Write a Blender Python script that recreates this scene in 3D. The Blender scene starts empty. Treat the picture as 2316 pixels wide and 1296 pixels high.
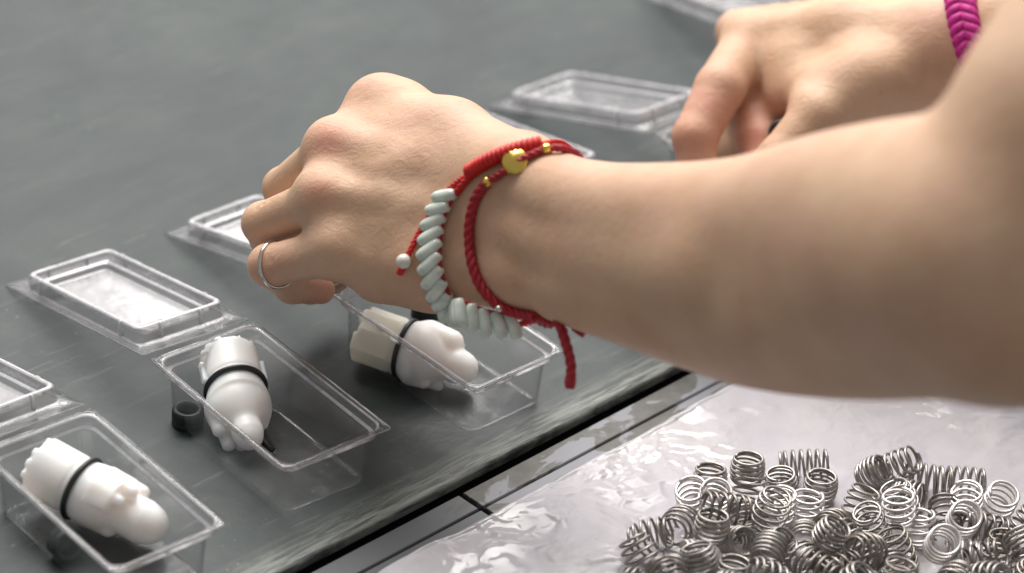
import bpy, bmesh, math, random
import numpy as np
from mathutils import Vector, Matrix, Euler
from mathutils.bvhtree import BVHTree

S = 0.01                      # everything below is written in centimetres
SC = bpy.context.scene
COL = SC.collection
R = math.radians
random.seed(4)
RNG = np.random.default_rng(4)

# ------------------------------------------------------------------ camera
FPX, PITCH, ROLL, CAMH = 6250.0, R(31.793), R(-5.684), 63.907
CF = np.array([0, math.cos(PITCH), -math.sin(PITCH)])
_r = np.array([1.0, 0, 0]); _u = np.cross(_r, CF)
CR = math.cos(ROLL) * _r - math.sin(ROLL) * _u
CU = math.sin(ROLL) * _r + math.cos(ROLL) * _u
CO = np.array([0, 0, CAMH])
cam_d = bpy.data.cameras.new('camera')
cam = bpy.data.objects.new('camera', cam_d); COL.objects.link(cam)
cam.matrix_world = Matrix(((CR[0], CU[0], -CF[0], 0), (CR[1], CU[1], -CF[1], 0),
                           (CR[2], CU[2], -CF[2], CAMH * S), (0, 0, 0, 1)))
cam_d.sensor_width = 36; cam_d.lens = 36 * FPX / 2316
cam_d.clip_start = 0.05; cam_d.clip_end = 50
cam_d.dof.use_dof = True; cam_d.dof.focus_distance = 1.09; cam_d.dof.aperture_fstop = 6.0
SC.camera = cam

# ------------------------------------------------------------------ light
world = bpy.data.worlds.new('World'); SC.world = world; world.use_nodes = True
bg = world.node_tree.nodes['Background']
bg.inputs[0].default_value = (1.0, 0.965, 0.945, 1); bg.inputs[1].default_value = 0.265
def area(name, loc, target, sx, sy, power, col):
    d = bpy.data.lights.new(name, 'AREA'); d.shape = 'RECTANGLE'
    d.size = sx; d.size_y = sy; d.energy = power; d.color = col
    o = bpy.data.objects.new(name, d); COL.objects.link(o)
    o.location = loc
    o.rotation_euler = (Vector(target) - Vector(loc)).to_track_quat('-Z', 'Y').to_euler()
    return o
area('window_light', (-0.70, 3.9, 0.54), (-0.08, 1.05, 0.05), 0.42, 0.5, 1.7, (1.0, 0.94, 0.94))  # added narrow panel, placed so its glare falls on chosen lids
area('window_wall', (-0.75, 4.1, 0.9), (-0.05, 1.0, 0.05), 3.2, 1.1, 22, (1.0, 0.95, 0.94))
area('ceiling_light', (-0.35, 2.35, 2.05), (0.0, 1.0, 0.05), 2.3, 1.3, 104, (1.0, 0.965, 0.93))
SC.view_settings.view_transform = 'Standard'; SC.view_settings.look = 'None'
SC.view_settings.exposure = 0.2; SC.view_settings.gamma = 1.0

# ------------------------------------------------------------------ helpers
def at(px, py, d):
    """the point seen at that pixel of the photograph, d centimetres deep"""
    return CO + d * (CF + (px - 1158) / FPX * CR - (py - 648) / FPX * CU)
def ground(px, py, z=0.0):
    v = CF + (px - 1158) / FPX * CR - (py - 648) / FPX * CU
    return CO + (z - CO[2]) / v[2] * v

def link(o, parent=None):
    COL.objects.link(o)
    if parent is not None: o.parent = parent
    return o
def mesh_data(name, V, Fc, mat, smooth=True):
    m = bpy.data.meshes.new(name)
    V = np.asarray(V, float) * S
    if isinstance(Fc, np.ndarray):
        m.vertices.add(len(V)); m.vertices.foreach_set('co', V.ravel().astype(np.float32))
        n, k = Fc.shape
        m.loops.add(n * k); m.loops.foreach_set('vertex_index', Fc.ravel().astype(np.int32))
        m.polygons.add(n); m.polygons.foreach_set('loop_start', np.arange(0, n * k, k, dtype=np.int32))
        m.update(calc_edges=True); m.validate()
    else:
        m.from_pydata([tuple(v) for v in V], [], [tuple(f) for f in Fc])
    m.materials.append(mat)
    if smooth: m.polygons.foreach_set('use_smooth', [True] * len(m.polygons))
    m.update()
    return m
def mk(name, V, Fc, mat, parent=None, base=(0, 0, 0), smooth=True):
    """one mesh object; V in cm, world frame, stored relative to base"""
    V = np.asarray(V, float) - np.asarray(base, float)
    o = bpy.data.objects.new(name, mesh_data(name, V, Fc, mat, smooth))
    if parent is None: o.location = tuple(np.asarray(base, float) * S)
    return link(o, parent)
def tag(o, label, cat, group=None):
    o['label'] = label; o['category'] = cat
    if group: o['group'] = group
    return o
def thing(name, label, cat, loc=(0, 0, 0), rot=(0, 0, 0), group=None):
    o = bpy.data.objects.new(name, None); link(o)
    o.empty_display_size = 0.01
    o.location = tuple(np.asarray(loc, float) * S); o.rotation_euler = rot
    return tag(o, label, cat, group)
def copy_tree(o, parent=None):
    c = o.copy(); link(c)
    if parent is not None: c.parent = parent
    for ch in list(o.children): copy_tree(ch, c)
    return c
def catmull(P, n, closed=False):
    P = np.asarray(P, float); N = len(P); out = []
    segs = N if closed else N - 1
    for i in range(segs):
        if closed: a, b, c, d = P[(i - 1) % N], P[i], P[(i + 1) % N], P[(i + 2) % N]
        else: a, b, c, d = P[max(i - 1, 0)], P[i], P[i + 1], P[min(i + 2, N - 1)]
        for t in np.arange(n) / n:
            out.append(0.5 * (2 * b + (c - a) * t + (2 * a - 5 * b + 4 * c - d) * t * t + (3 * b - a - 3 * c + d) * t ** 3))
    if not closed: out.append(P[-1])
    return np.array(out)
def resample(P, step):
    P = np.asarray(P, float)
    s = np.r_[0, np.cumsum(np.linalg.norm(np.diff(P, axis=0), axis=1))]
    n = max(2, int(s[-1] / step) + 1); q = np.linspace(0, s[-1], n)
    return np.stack([np.interp(q, s, P[:, i]) for i in range(3)], 1)
def tube(P, r, ns=8, closed=False, cap=True):
    P = np.asarray(P, float); N = len(P)
    r = np.full(N, r, float) if np.isscalar(r) else np.asarray(r, float)
    T = (np.roll(P, -1, 0) - np.roll(P, 1, 0)) if closed else np.gradient(P, axis=0)
    T /= np.linalg.norm(T, axis=1)[:, None] + 1e-12
    n = np.cross(T[0], [0.31, 0.2, 0.93]); n /= np.linalg.norm(n)
    V = []
    for i in range(N):
        n = n - T[i] * (n @ T[i]); n /= np.linalg.norm(n) + 1e-12
        b = np.cross(T[i], n)
        for k in range(ns):
            a = 2 * math.pi * k / ns
            V.append(P[i] + r[i] * (math.cos(a) * n + math.sin(a) * b))
    Fc = []
    for i in range(N if closed else N - 1):
        j = (i + 1) % N
        for k in range(ns):
            l = (k + 1) % ns
            Fc.append((i * ns + k, i * ns + l, j * ns + l, j * ns + k))
    if not closed and cap:
        Fc.append(tuple(range(ns - 1, -1, -1))); Fc.append(tuple((N - 1) * ns + k for k in range(ns)))
    return V, Fc
def join(*parts):
    V, Fc = [], []
    for v, f in parts:
        o = len(V); V += [tuple(x) for x in v]; Fc += [tuple(i + o for i in q) for q in f]
    return V, Fc
def lathe(prof, n=24):
    """profile of (radius, z); closed at both ends when radius is 0"""
    V, Fc = [], []
    for rr, z in prof:
        for k in range(n):
            a = 2 * math.pi * k / n; V.append((rr * math.cos(a), rr * math.sin(a), z))
    for i in range(len(prof) - 1):
        for k in range(n):
            l = (k + 1) % n
            Fc.append((i * n + k, i * n + l, (i + 1) * n + l, (i + 1) * n + k))
    return V, Fc
def box(c, h):
    c = np.asarray(c, float)
    V = [c + np.array([sx * h[0], sy * h[1], sz * h[2]]) for sz in (-1, 1) for sy in (-1, 1) for sx in (-1, 1)]
    return V, [(0, 2, 3, 1), (4, 5, 7, 6), (0, 1, 5, 4), (2, 6, 7, 3), (0, 4, 6, 2), (1, 3, 7, 5)]

# value noise for shapes
def vnoise(x, y, seed=0):
    xi, yi = np.floor(x).astype(int), np.floor(y).astype(int)
    fx, fy = x - xi, y - yi
    fx = fx * fx * (3 - 2 * fx); fy = fy * fy * (3 - 2 * fy)
    def h(a, b):
        v = np.sin(a * 127.1 + b * 311.7 + seed * 74.7) * 43758.5453
        return v - np.floor(v)
    return (h(xi, yi) * (1 - fx) + h(xi + 1, yi) * fx) * (1 - fy) + (h(xi, yi + 1) * (1 - fx) + h(xi + 1, yi + 1) * fx) * fy

# ---- signed distance sculpting
class Sdf:
    def __init__(s, lo, hi, res, rot=None, org=None):
        s.lo = np.asarray(lo, float); s.res = res
        s.n = np.ceil((np.asarray(hi, float) - s.lo) / res).astype(int) + 1
        s.rot = np.eye(3) if rot is None else np.asarray(rot, float)   # rows: local axes in world
        s.org = np.zeros(3) if org is None else np.asarray(org, float)
        s.D = np.full(tuple(s.n), 3.0, np.float32)
    def loc(s, p): return s.rot @ (np.asarray(p, float) - s.org)
    def _win(s, lo, hi):
        a = np.clip(np.floor((lo - s.lo) / s.res).astype(int), 0, s.n)
        b = np.clip(np.ceil((hi - s.lo) / s.res).astype(int) + 1, 0, s.n)
        sl = tuple(slice(i, j) for i, j in zip(a, b))
        ax = [(s.lo[i] + s.res * np.arange(a[i], b[i])).astype(np.float32) for i in range(3)]
        return sl, ax
    def _comb(s, sl, d, k, op):
        if d.size == 0: return
        c = s.D[sl]
        if op == 'add':
            h = np.maximum(k - np.abs(c - d), 0) / k
            s.D[sl] = np.minimum(c, d) - h * h * k * 0.25
        else:
            h = np.maximum(k - np.abs(c + d), 0) / k
            s.D[sl] = np.maximum(c, -d) + h * h * k * 0.25
    def cone(s, a, ra, b, rb, k=0.3, op='add'):
        a, b = s.loc(a), s.loc(b); pad = max(k, 0.5)
        m = max(ra, rb) + pad
        sl, ax = s._win(np.minimum(a, b) - m, np.maximum(a, b) + m)
        if 0 in [len(x) for x in ax]: return
        X = ax[0][:, None, None] - np.float32(a[0]); Y = ax[1][None, :, None] - np.float32(a[1]); Z = ax[2][None, None, :] - np.float32(a[2])
        v = b - a; L = float(v @ v) + 1e-9
        t = np.clip((X * np.float32(v[0]) + Y * np.float32(v[1]) + Z * np.float32(v[2])) / np.float32(L), 0, 1)
        d = np.sqrt((X - t * np.float32(v[0])) ** 2 + (Y - t * np.float32(v[1])) ** 2 + (Z - t * np.float32(v[2])) ** 2) - (np.float32(ra) + t * np.float32(rb - ra))
        s._comb(sl, d, k, op)
    def chain(s, pts, k=0.3, op='add'):
        for (a, ra), (b, rb) in zip(pts[:-1], pts[1:]): s.cone(a, ra, b, rb, k, op)
    def ball(s, c, r, k=0.3, op='add'): s.cone(c, r, np.asarray(c, float) + 1e-4, r, k, op)
    def func(s, f, k=0.1, op='add'):
        sl, ax = s._win(s.lo, s.lo + s.n * s.res)
        X = ax[0][:, None, None]; Y = ax[1][None, :, None]; Z = ax[2][None, None, :]
        s._comb(sl, (f(X, Y, Z) + 0 * X + 0 * Y + 0 * Z).astype(np.float32), k, op)
    def merge(s, o, k):
        h = np.maximum(k - np.abs(s.D - o.D), 0) / k
        s.D = np.minimum(s.D, o.D) - h * h * k * 0.25
    def mesh(s):
        D = s.D; ins = D < 0
        c = ins[:-1, :-1, :-1].astype(np.int8)
        cnt = np.zeros(c.shape, np.int8)
        for i in (0, 1):
            for j in (0, 1):
                for k in (0, 1):
                    cnt += ins[i:ins.shape[0] - 1 + i, j:ins.shape[1] - 1 + j, k:ins.shape[2] - 1 + k]
        act = np.argwhere((cnt > 0) & (cnt < 8))
        idx = np.full(c.shape, -1, np.int32); idx[act[:, 0], act[:, 1], act[:, 2]] = np.arange(len(act))
        acc = np.zeros((len(act), 3)); w = np.zeros(len(act))
        g = lambda o: D[act[:, 0] + o[0], act[:, 1] + o[1], act[:, 2] + o[2]]
        for axn in range(3):
            for p in (0, 1):
                for q in (0, 1):
                    o0 = [0, 0, 0]; others = [x for x in range(3) if x != axn]
                    o0[others[0]] = p; o0[others[1]] = q
                    o1 = list(o0); o1[axn] = 1
                    d0, d1 = g(o0), g(o1); cr = (d0 < 0) != (d1 < 0)
                    t = np.where(cr, d0 / np.where(cr, d0 - d1, 1), 0)
                    pt = np.tile(np.array(o0, float), (len(act), 1)); pt[:, axn] = t
                    acc[cr] += pt[cr]; w[cr] += 1
        P = act + acc / w[:, None]
        V = (s.lo + P * s.res) @ s.rot + s.org
        F = []
        for axn in range(3):
            o1, o2 = [x for x in range(3) if x != axn]
            sl0 = [slice(None)] * 3; sl1 = [slice(None)] * 3
            sl0[axn] = slice(0, -1); sl1[axn] = slice(1, None)
            a0, a1 = ins[tuple(sl0)], ins[tuple(sl1)]
            e = np.argwhere(a0 != a1)
            e = e[(e[:, o1] > 0) & (e[:, o2] > 0) & (e[:, o1] < D.shape[o1] - 1) & (e[:, o2] < D.shape[o2] - 1)]
            flip = a0[e[:, 0], e[:, 1], e[:, 2]]
            def cell(d1, d2):
                q = e.copy(); q[:, o1] += d1; q[:, o2] += d2
                return idx[q[:, 0], q[:, 1], q[:, 2]]
            Q = np.stack([cell(-1, -1), cell(0, -1), cell(0, 0), cell(-1, 0)], 1)
            if axn == 1: flip = ~flip
            Q[~flip] = Q[~flip][:, ::-1]
            F.append(Q)
        F = np.concatenate(F); F = F[(F >= 0).all(1)]
        return V, F

# ------------------------------------------------------------------ materials
def mat(name):
    m = bpy.data.materials.new(name); m.use_nodes = True
    nt = m.node_tree; b = nt.nodes['Principled BSDF']
    return m, nt, b
def N(nt, t, **kw):
    n = nt.nodes.new(t)
    for k, v in kw.items():
        if k in n.inputs: n.inputs[k].default_value = v
        else: setattr(n, k, v)
    return n
def noise(nt, scale, detail=3, rough=0.55, vec=None, dist=0.0):
    n = N(nt, 'ShaderNodeTexNoise'); n.inputs['Scale'].default_value = scale
    n.inputs['Detail'].default_value = detail; n.inputs['Roughness'].default_value = rough
    n.inputs['Distortion'].default_value = dist
    if vec is None:
        tc = N(nt, 'ShaderNodeTexCoord'); vec = tc.outputs['Object']
    nt.links.new(vec, n.inputs['Vector'])
    return n.outputs['Fac']
def ramp(nt, fac, stops):
    r = N(nt, 'ShaderNodeValToRGB'); e = r.color_ramp.elements
    while len(e) < len(stops): e.new(0.5)
    for q, (p, c) in zip(e, stops):
        q.position = p; q.color = (*c, 1) if len(c) == 3 else c
    nt.links.new(fac, r.inputs['Fac']); return r.outputs['Color']
def mixc(nt, fac, a, b, mode='MIX'):
    m = N(nt, 'ShaderNodeMix', data_type='RGBA', blend_type=mode)
    for sock, v in ((m.inputs['Factor'], fac), (m.inputs['A'], a), (m.inputs['B'], b)): pass
    def put(s, v):
        if hasattr(v, 'links'): nt.links.new(v, s)
        elif isinstance(v, (int, float)): s.default_value = v
        else: s.default_value = (*v, 1)
    put(m.inputs[0], fac); put(m.inputs[6], a); put(m.inputs[7], b)
    return m.outputs[2]
def bump(nt, b, h, strength, dist=0.001):
    n = N(nt, 'ShaderNodeBump'); n.inputs['Strength'].default_value = strength; n.inputs['Distance'].default_value = dist
    nt.links.new(h, n.inputs['Height']); nt.links.new(n.outputs[0], b.inputs['Normal'])
def mapped(nt, rot=(0, 0, 0), scale=(1, 1, 1)):
    tc = N(nt, 'ShaderNodeTexCoord'); mp = N(nt, 'ShaderNodeMapping')
    mp.inputs['Rotation'].default_value = rot; mp.inputs['Scale'].default_value = scale
    nt.links.new(tc.outputs['Object'], mp.inputs['Vector']); return mp.outputs[0]
def plain(name, col, rough=0.5, metal=0.0, var=0.12, scale=60, sss=0.0, **kw):
    m, nt, b = mat(name)
    dark = tuple(c * (1 - var) for c in col); lite = tuple(min(1, c * (1 + var)) for c in col)
    nt.links.new(ramp(nt, noise(nt, scale), [(0.3, dark), (0.7, lite)]), b.inputs['Base Color'])
    b.inputs['Roughness'].default_value = rough; b.inputs['Metallic'].default_value = metal
    if sss:
        b.inputs['Subsurface Weight'].default_value = sss; b.inputs['Subsurface Radius'].default_value = (1, 0.8, 0.7)
        b.inputs['Subsurface Scale'].default_value = kw.get('sscale', 0.003)
    return m

EDGE = 0.84438                                     # direction of the bench edge in the ground plane
E_U = np.array([math.cos(EDGE), math.sin(EDGE), 0]); E_V = np.array([math.sin(EDGE), -math.cos(EDGE), 0])   # along the edge / towards the worker
E_O = np.array([0.13, 90.05, 0])
def ev(u, v, z=0.0): return E_O + u * E_U + v * E_V + np.array([0, 0, z])

# skin
m, nt, b = mat('skin'); M_SKIN = m
att = N(nt, 'ShaderNodeAttribute', attribute_name='flush_shade')
base = ramp(nt, noise(nt, 38, 5, 0.62), [(0.28, (0.605, 0.375, 0.235)), (0.5, (0.67, 0.44, 0.29)), (0.72, (0.715, 0.495, 0.33))])
base = mixc(nt, ramp(nt, noise(nt, 16, 4, 0.6), [(0.48, (0, 0, 0)), (0.72, (0.6, 0.6, 0.6))]), base, (0.67, 0.38, 0.30))
base = mixc(nt, ramp(nt, noise(nt, 150, 3, 0.6), [(0.62, (0, 0, 0)), (0.80, (0.35, 0.35, 0.35))]), base, (0.47, 0.27, 0.18))
fm = N(nt, 'ShaderNodeMath', operation='MULTIPLY'); nt.links.new(att.outputs['Fac'], fm.inputs[0])
nt.links.new(ramp(nt, noise(nt, 70, 4, 0.6), [(0.3, (0.55,) * 3), (0.7, (1, 1, 1))]), fm.inputs[1])
base = mixc(nt, fm.outputs[0], base, (0.64, 0.27, 0.20))
nt.links.new(base, b.inputs['Base Color'])
b.inputs['Roughness'].default_value = 0.48; b.inputs['Specular IOR Level'].default_value = 0.4
b.inputs['Subsurface Weight'].default_value = 0.22; b.inputs['Subsurface Radius'].default_value = (1.0, 0.42, 0.25)
b.inputs['Subsurface Scale'].default_value = 0.006
bump(nt, b, noise(nt, 170, 6, 0.72, mapped(nt, (0.3, 0.2, 0.5), (1, 1.6, 1)), 0.8), 0.45, 0.0014)
# mat
m, nt, b = mat('rubber_mat'); M_MAT = m
tc = N(nt, 'ShaderNodeTexCoord')
v_along = mapped(nt, (0, 0, R(20)), (7, 16, 1))
c1 = ramp(nt, noise(nt, 9, 6, 0.68, None, 0.6), [(0.30, (0.023, 0.032, 0.033)), (0.50, (0.040, 0.054, 0.054)), (0.72, (0.074, 0.090, 0.085))])
c2 = ramp(nt, noise(nt, 3.5, 6, 0.7, v_along, 0.4), [(0.35, (0.027, 0.036, 0.037)), (0.7, (0.064, 0.075, 0.072))])
c = mixc(nt, 0.35, c1, c2)
smr = ramp(nt, noise(nt, 4, 6, 0.75, mapped(nt, (0, 0, R(62)), (1.2, 26, 1)), 0.5), [(0.56, (0, 0, 0)), (0.74, (0.45, 0.45, 0.45))])
c = mixc(nt, smr, c, (0.108, 0.118, 0.111))
for rz, sc_ in ((25, 3.0), (115, 2.2), (70, 2.6)):
    scr = ramp(nt, noise(nt, sc_, 3, 0.5, mapped(nt, (0, 0, R(rz)), (6, 90, 1)), 0.3), [(0.695, (0, 0, 0)), (0.715, (0.35, 0.35, 0.35)), (0.735, (0, 0, 0))])
    c = mixc(nt, scr, c, (0.20, 0.21, 0.20))
spk = ramp(nt, noise(nt, 260, 2, 0.5), [(0.68, (0, 0, 0)), (0.74, (1, 1, 1))])
sp2 = ramp(nt, noise(nt, 18, 3, 0.6), [(0.55, (0, 0, 0)), (0.75, (1, 1, 1))])
sm = N(nt, 'ShaderNodeMath', operation='MULTIPLY'); nt.links.new(spk, sm.inputs[0]); nt.links.new(sp2, sm.inputs[1])
sm2 = N(nt, 'ShaderNodeMath', operation='MULTIPLY'); nt.links.new(sm.outputs[0], sm2.inputs[0]); sm2.inputs[1].default_value = 0.8
c = mixc(nt, sm2.outputs[0], c, (0.34, 0.34, 0.33))
# streaky paler band along the rim of the mat
sep = N(nt, 'ShaderNodeSeparateXYZ'); nt.links.new(tc.outputs['Object'], sep.inputs[0])
mr = N(nt, 'ShaderNodeMapRange'); mr.inputs['From Min'].default_value = 0.017; mr.inputs['From Max'].default_value = 0.002
nt.links.new(sep.outputs[1], mr.inputs['Value'])
stre = ramp(nt, noise(nt, 5, 6, 0.72, mapped(nt, (0, 0, R(3)), (7.0, 90, 1)), 0.5), [(0.42, (0.05, 0.05, 0.05)), (0.58, (1, 1, 1))])
wm = N(nt, 'ShaderNodeMath', operation='MULTIPLY'); nt.links.new(mr.outputs[0], wm.inputs[0]); nt.links.new(stre, wm.inputs[1])
c = mixc(nt, wm.outputs[0], c, (0.25, 0.265, 0.24))
nt.links.new(c, b.inputs['Base Color'])
nt.links.new(ramp(nt, noise(nt, 9, 5, 0.65), [(0.3, (0.32,) * 3), (0.7, (0.55,) * 3)]), b.inputs['Roughness'])
b.inputs['Specular IOR Level'].default_value = 0.26
bump(nt, b, noise(nt, 120, 5, 0.7), 0.22, 0.0012)
# rail
m, nt, b = mat('worn_metal_plate'); M_RAIL = m
base = ramp(nt, noise(nt, 40, 4, 0.5, mapped(nt, (0, 0, 0), (0.8, 1.8, 1)), 0.6), [(0.47, (0.175, 0.18, 0.20)), (0.50, (0.055, 0.052, 0.042)), (0.66, (0.038, 0.035, 0.028))])
base = mixc(nt, ramp(nt, noise(nt, 90, 4, 0.7), [(0.4, (0, 0, 0)), (0.9, (0.6, 0.6, 0.6))]), base, (0.15, 0.155, 0.165))
nt.links.new(base, b.inputs['Base Color']); b.inputs['Roughness'].default_value = 0.5; b.inputs['Metallic'].default_value = 0.15
bump(nt, b, noise(nt, 200, 3), 0.08, 0.0006)
m, nt, b = mat('dull_metal_plate'); M_RAIL2 = m
base = ramp(nt, noise(nt, 20, 4, 0.55, mapped(nt, (0, 0, 0), (0.8, 2.2, 1)), 0.6), [(0.54, (0.075, 0.08, 0.088)), (0.60, (0.048, 0.044, 0.036))])
nt.links.new(base, b.inputs['Base Color']); b.inputs['Roughness'].default_value = 0.5; b.inputs['Metallic'].default_value = 0.3
bump(nt, b, noise(nt, 200, 3), 0.08, 0.0006)
M_DARK = plain('gap_shade', (0.008, 0.008, 0.011), 0.8)  # near-black stands for the shade inside the gap
M_RUBBER = plain('black_rubber', (0.016, 0.018, 0.02), 0.42, var=0.25)
M_NYLON = plain('white_nylon', (0.86, 0.845, 0.82), 0.46, var=0.03, scale=120, sss=1.0, sscale=0.010)
M_CREAM = plain('cream_nylon', (0.80, 0.78, 0.68), 0.42, var=0.04, scale=120, sss=1.0, sscale=0.009)
M_JADE = plain('pale_jade', (0.67, 0.74, 0.67), 0.16, var=0.22, scale=160, sss=0.3, sscale=0.002)
M_WBEAD = plain('white_bead', (0.74, 0.72, 0.64), 0.25, var=0.05)
M_RED = plain('bright_red_cord', (0.62, 0.016, 0.012), 0.5, var=0.25, scale=500)
M_DRED = plain('dark_red_cord', (0.38, 0.012, 0.024), 0.5, var=0.25, scale=500)
M_PINK = plain('magenta_cord', (0.56, 0.018, 0.26), 0.6, var=0.35, scale=500)
M_GOLD = plain('gold', (0.93, 0.66, 0.16), 0.22, 1.0, var=0.08)
M_SILVER = plain('silver', (0.72, 0.70, 0.66), 0.18, 1.0, var=0.05)
M_STEEL = plain('tarnished_steel', (0.42, 0.398, 0.378), 0.44, 1.0, var=0.25, scale=400)
M_STEEL2 = plain('lit_steel', (0.74, 0.71, 0.70), 0.46, 0.75, var=0.15, scale=400)  # paler copy of the steel: light on the coil ends put into colour
# clear plastic: thin sheet, Fresnel reflection over a straight view through it
def clear(name, haze, tint, fmul, rough):
    m = bpy.data.materials.new(name); m.use_nodes = True; nt = m.node_tree; nt.nodes.clear()
    out = N(nt, 'ShaderNodeOutputMaterial'); tr = N(nt, 'ShaderNodeBsdfTransparent'); gl = N(nt, 'ShaderNodeBsdfGlossy'); df = N(nt, 'ShaderNodeBsdfDiffuse')
    tr.inputs[0].default_value = (*tint, 1); gl.inputs['Roughness'].default_value = rough
    df.inputs[0].default_value = (0.8, 0.79, 0.83, 1)
    lw = N(nt, 'ShaderNodeLayerWeight'); lw.inputs['Blend'].default_value = 0.5
    pw = N(nt, 'ShaderNodeMath', operation='POWER'); pw.inputs[1].default_value = 4.0; nt.links.new(lw.outputs['Facing'], pw.inputs[0])
    mu = N(nt, 'ShaderNodeMath', operation='MULTIPLY_ADD', use_clamp=True); mu.inputs[1].default_value = 0.9 * fmul; mu.inputs[2].default_value = 0.045 * fmul
    nt.links.new(pw.outputs[0], mu.inputs[0])
    rv = N(nt, 'ShaderNodeMapRange'); rv.inputs['From Min'].default_value = 0.35; rv.inputs['From Max'].default_value = 0.65; rv.inputs['To Min'].default_value = rough * .6; rv.inputs['To Max'].default_value = rough * 5
    nt.links.new(noise(nt, 40, 5, 0.7, None, 0.8), rv.inputs['Value']); nt.links.new(rv.outputs[0], gl.inputs['Roughness'])
    bp = N(nt, 'ShaderNodeBump'); bp.inputs['Strength'].default_value = 0.3; bp.inputs['Distance'].default_value = 0.0012
    nt.links.new(noise(nt, 55, 3, 0.5), bp.inputs['Height']); nt.links.new(bp.outputs[0], gl.inputs['Normal'])
    m1 = N(nt, 'ShaderNodeMixShader'); m2 = N(nt, 'ShaderNodeMixShader')
    hz = ramp(nt, noise(nt, 70, 4, 0.7), [(0.3, (haze * 0.5,) * 3), (0.75, (haze * 1.6,) * 3)])
    nt.links.new(hz, m1.inputs[0]); nt.links.new(tr.outputs[0], m1.inputs[1]); nt.links.new(df.outputs[0], m1.inputs[2])
    nt.links.new(mu.outputs[0], m2.inputs[0]); nt.links.new(m1.outputs[0], m2.inputs[1]); nt.links.new(gl.outputs[0], m2.inputs[2])
    nt.links.new(m2.outputs[0], out.inputs[0])
    return m
M_LID = clear('clear_plastic_lid', 0.065, (0.98, 0.98, 0.985), 1.0, 0.06)
M_CLEAR = clear('clear_plastic', 0.018, (0.985, 0.985, 0.99), 1.0, 0.06)
M_CEDGE = clear('clear_plastic_cut_edge', 0.75, (0.93, 0.93, 0.95), 2.0, 0.15)  # whitish cut edge, whitened further to stand for its glints
M_CRIM = clear('clear_plastic_fold', 0.40, (0.95, 0.95, 0.96), 1.6, 0.10)  # whitish folds, with the bright rim reflections put into their colour
# film of the bag
m, nt, b = mat('plastic_film'); M_FILM = m
nt.links.new(ramp(nt, noise(nt, 14, 4, 0.6), [(0.34, (0.47, 0.455, 0.505)), (0.68, (0.63, 0.605, 0.625))]), b.inputs['Base Color'])
b.inputs['Roughness'].default_value = 0.5; b.inputs['Specular IOR Level'].default_value = 0.35
nt.links.new(ramp(nt, noise(nt, 16, 4, 0.6), [(0.42, (0.06,) * 3), (0.60, (0.95,) * 3)]), b.inputs['Coat Weight']); b.inputs['Coat Roughness'].default_value = 0.07
b.inputs['Subsurface Weight'].default_value = 0.3; b.inputs['Subsurface Radius'].default_value = (1, 1, 1); b.inputs['Subsurface Scale'].default_value = 0.004
vo = N(nt, 'ShaderNodeTexVoronoi'); vo.inputs['Scale'].default_value = 85; vo.inputs['Detail'].default_value = 2.0
tcf = N(nt, 'ShaderNodeTexCoord'); nf = N(nt, 'ShaderNodeTexNoise'); nf.inputs['Scale'].default_value = 40; nt.links.new(tcf.outputs['Object'], nf.inputs['Vector'])
wv = mixc(nt, 0.02, tcf.outputs['Object'], nf.outputs['Color']); nt.links.new(wv, vo.inputs['Vector'])
fmul = N(nt, 'ShaderNodeMath', operation='MULTIPLY'); nt.links.new(vo.outputs['Distance'], fmul.inputs[0])
nt.links.new(ramp(nt, noise(nt, 12, 3, 0.6), [(0.42, (0.2,) * 3), (0.62, (1, 1, 1))]), fmul.inputs[1])
bump(nt, b, fmul.outputs[0], 0.32, 0.003)

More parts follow.
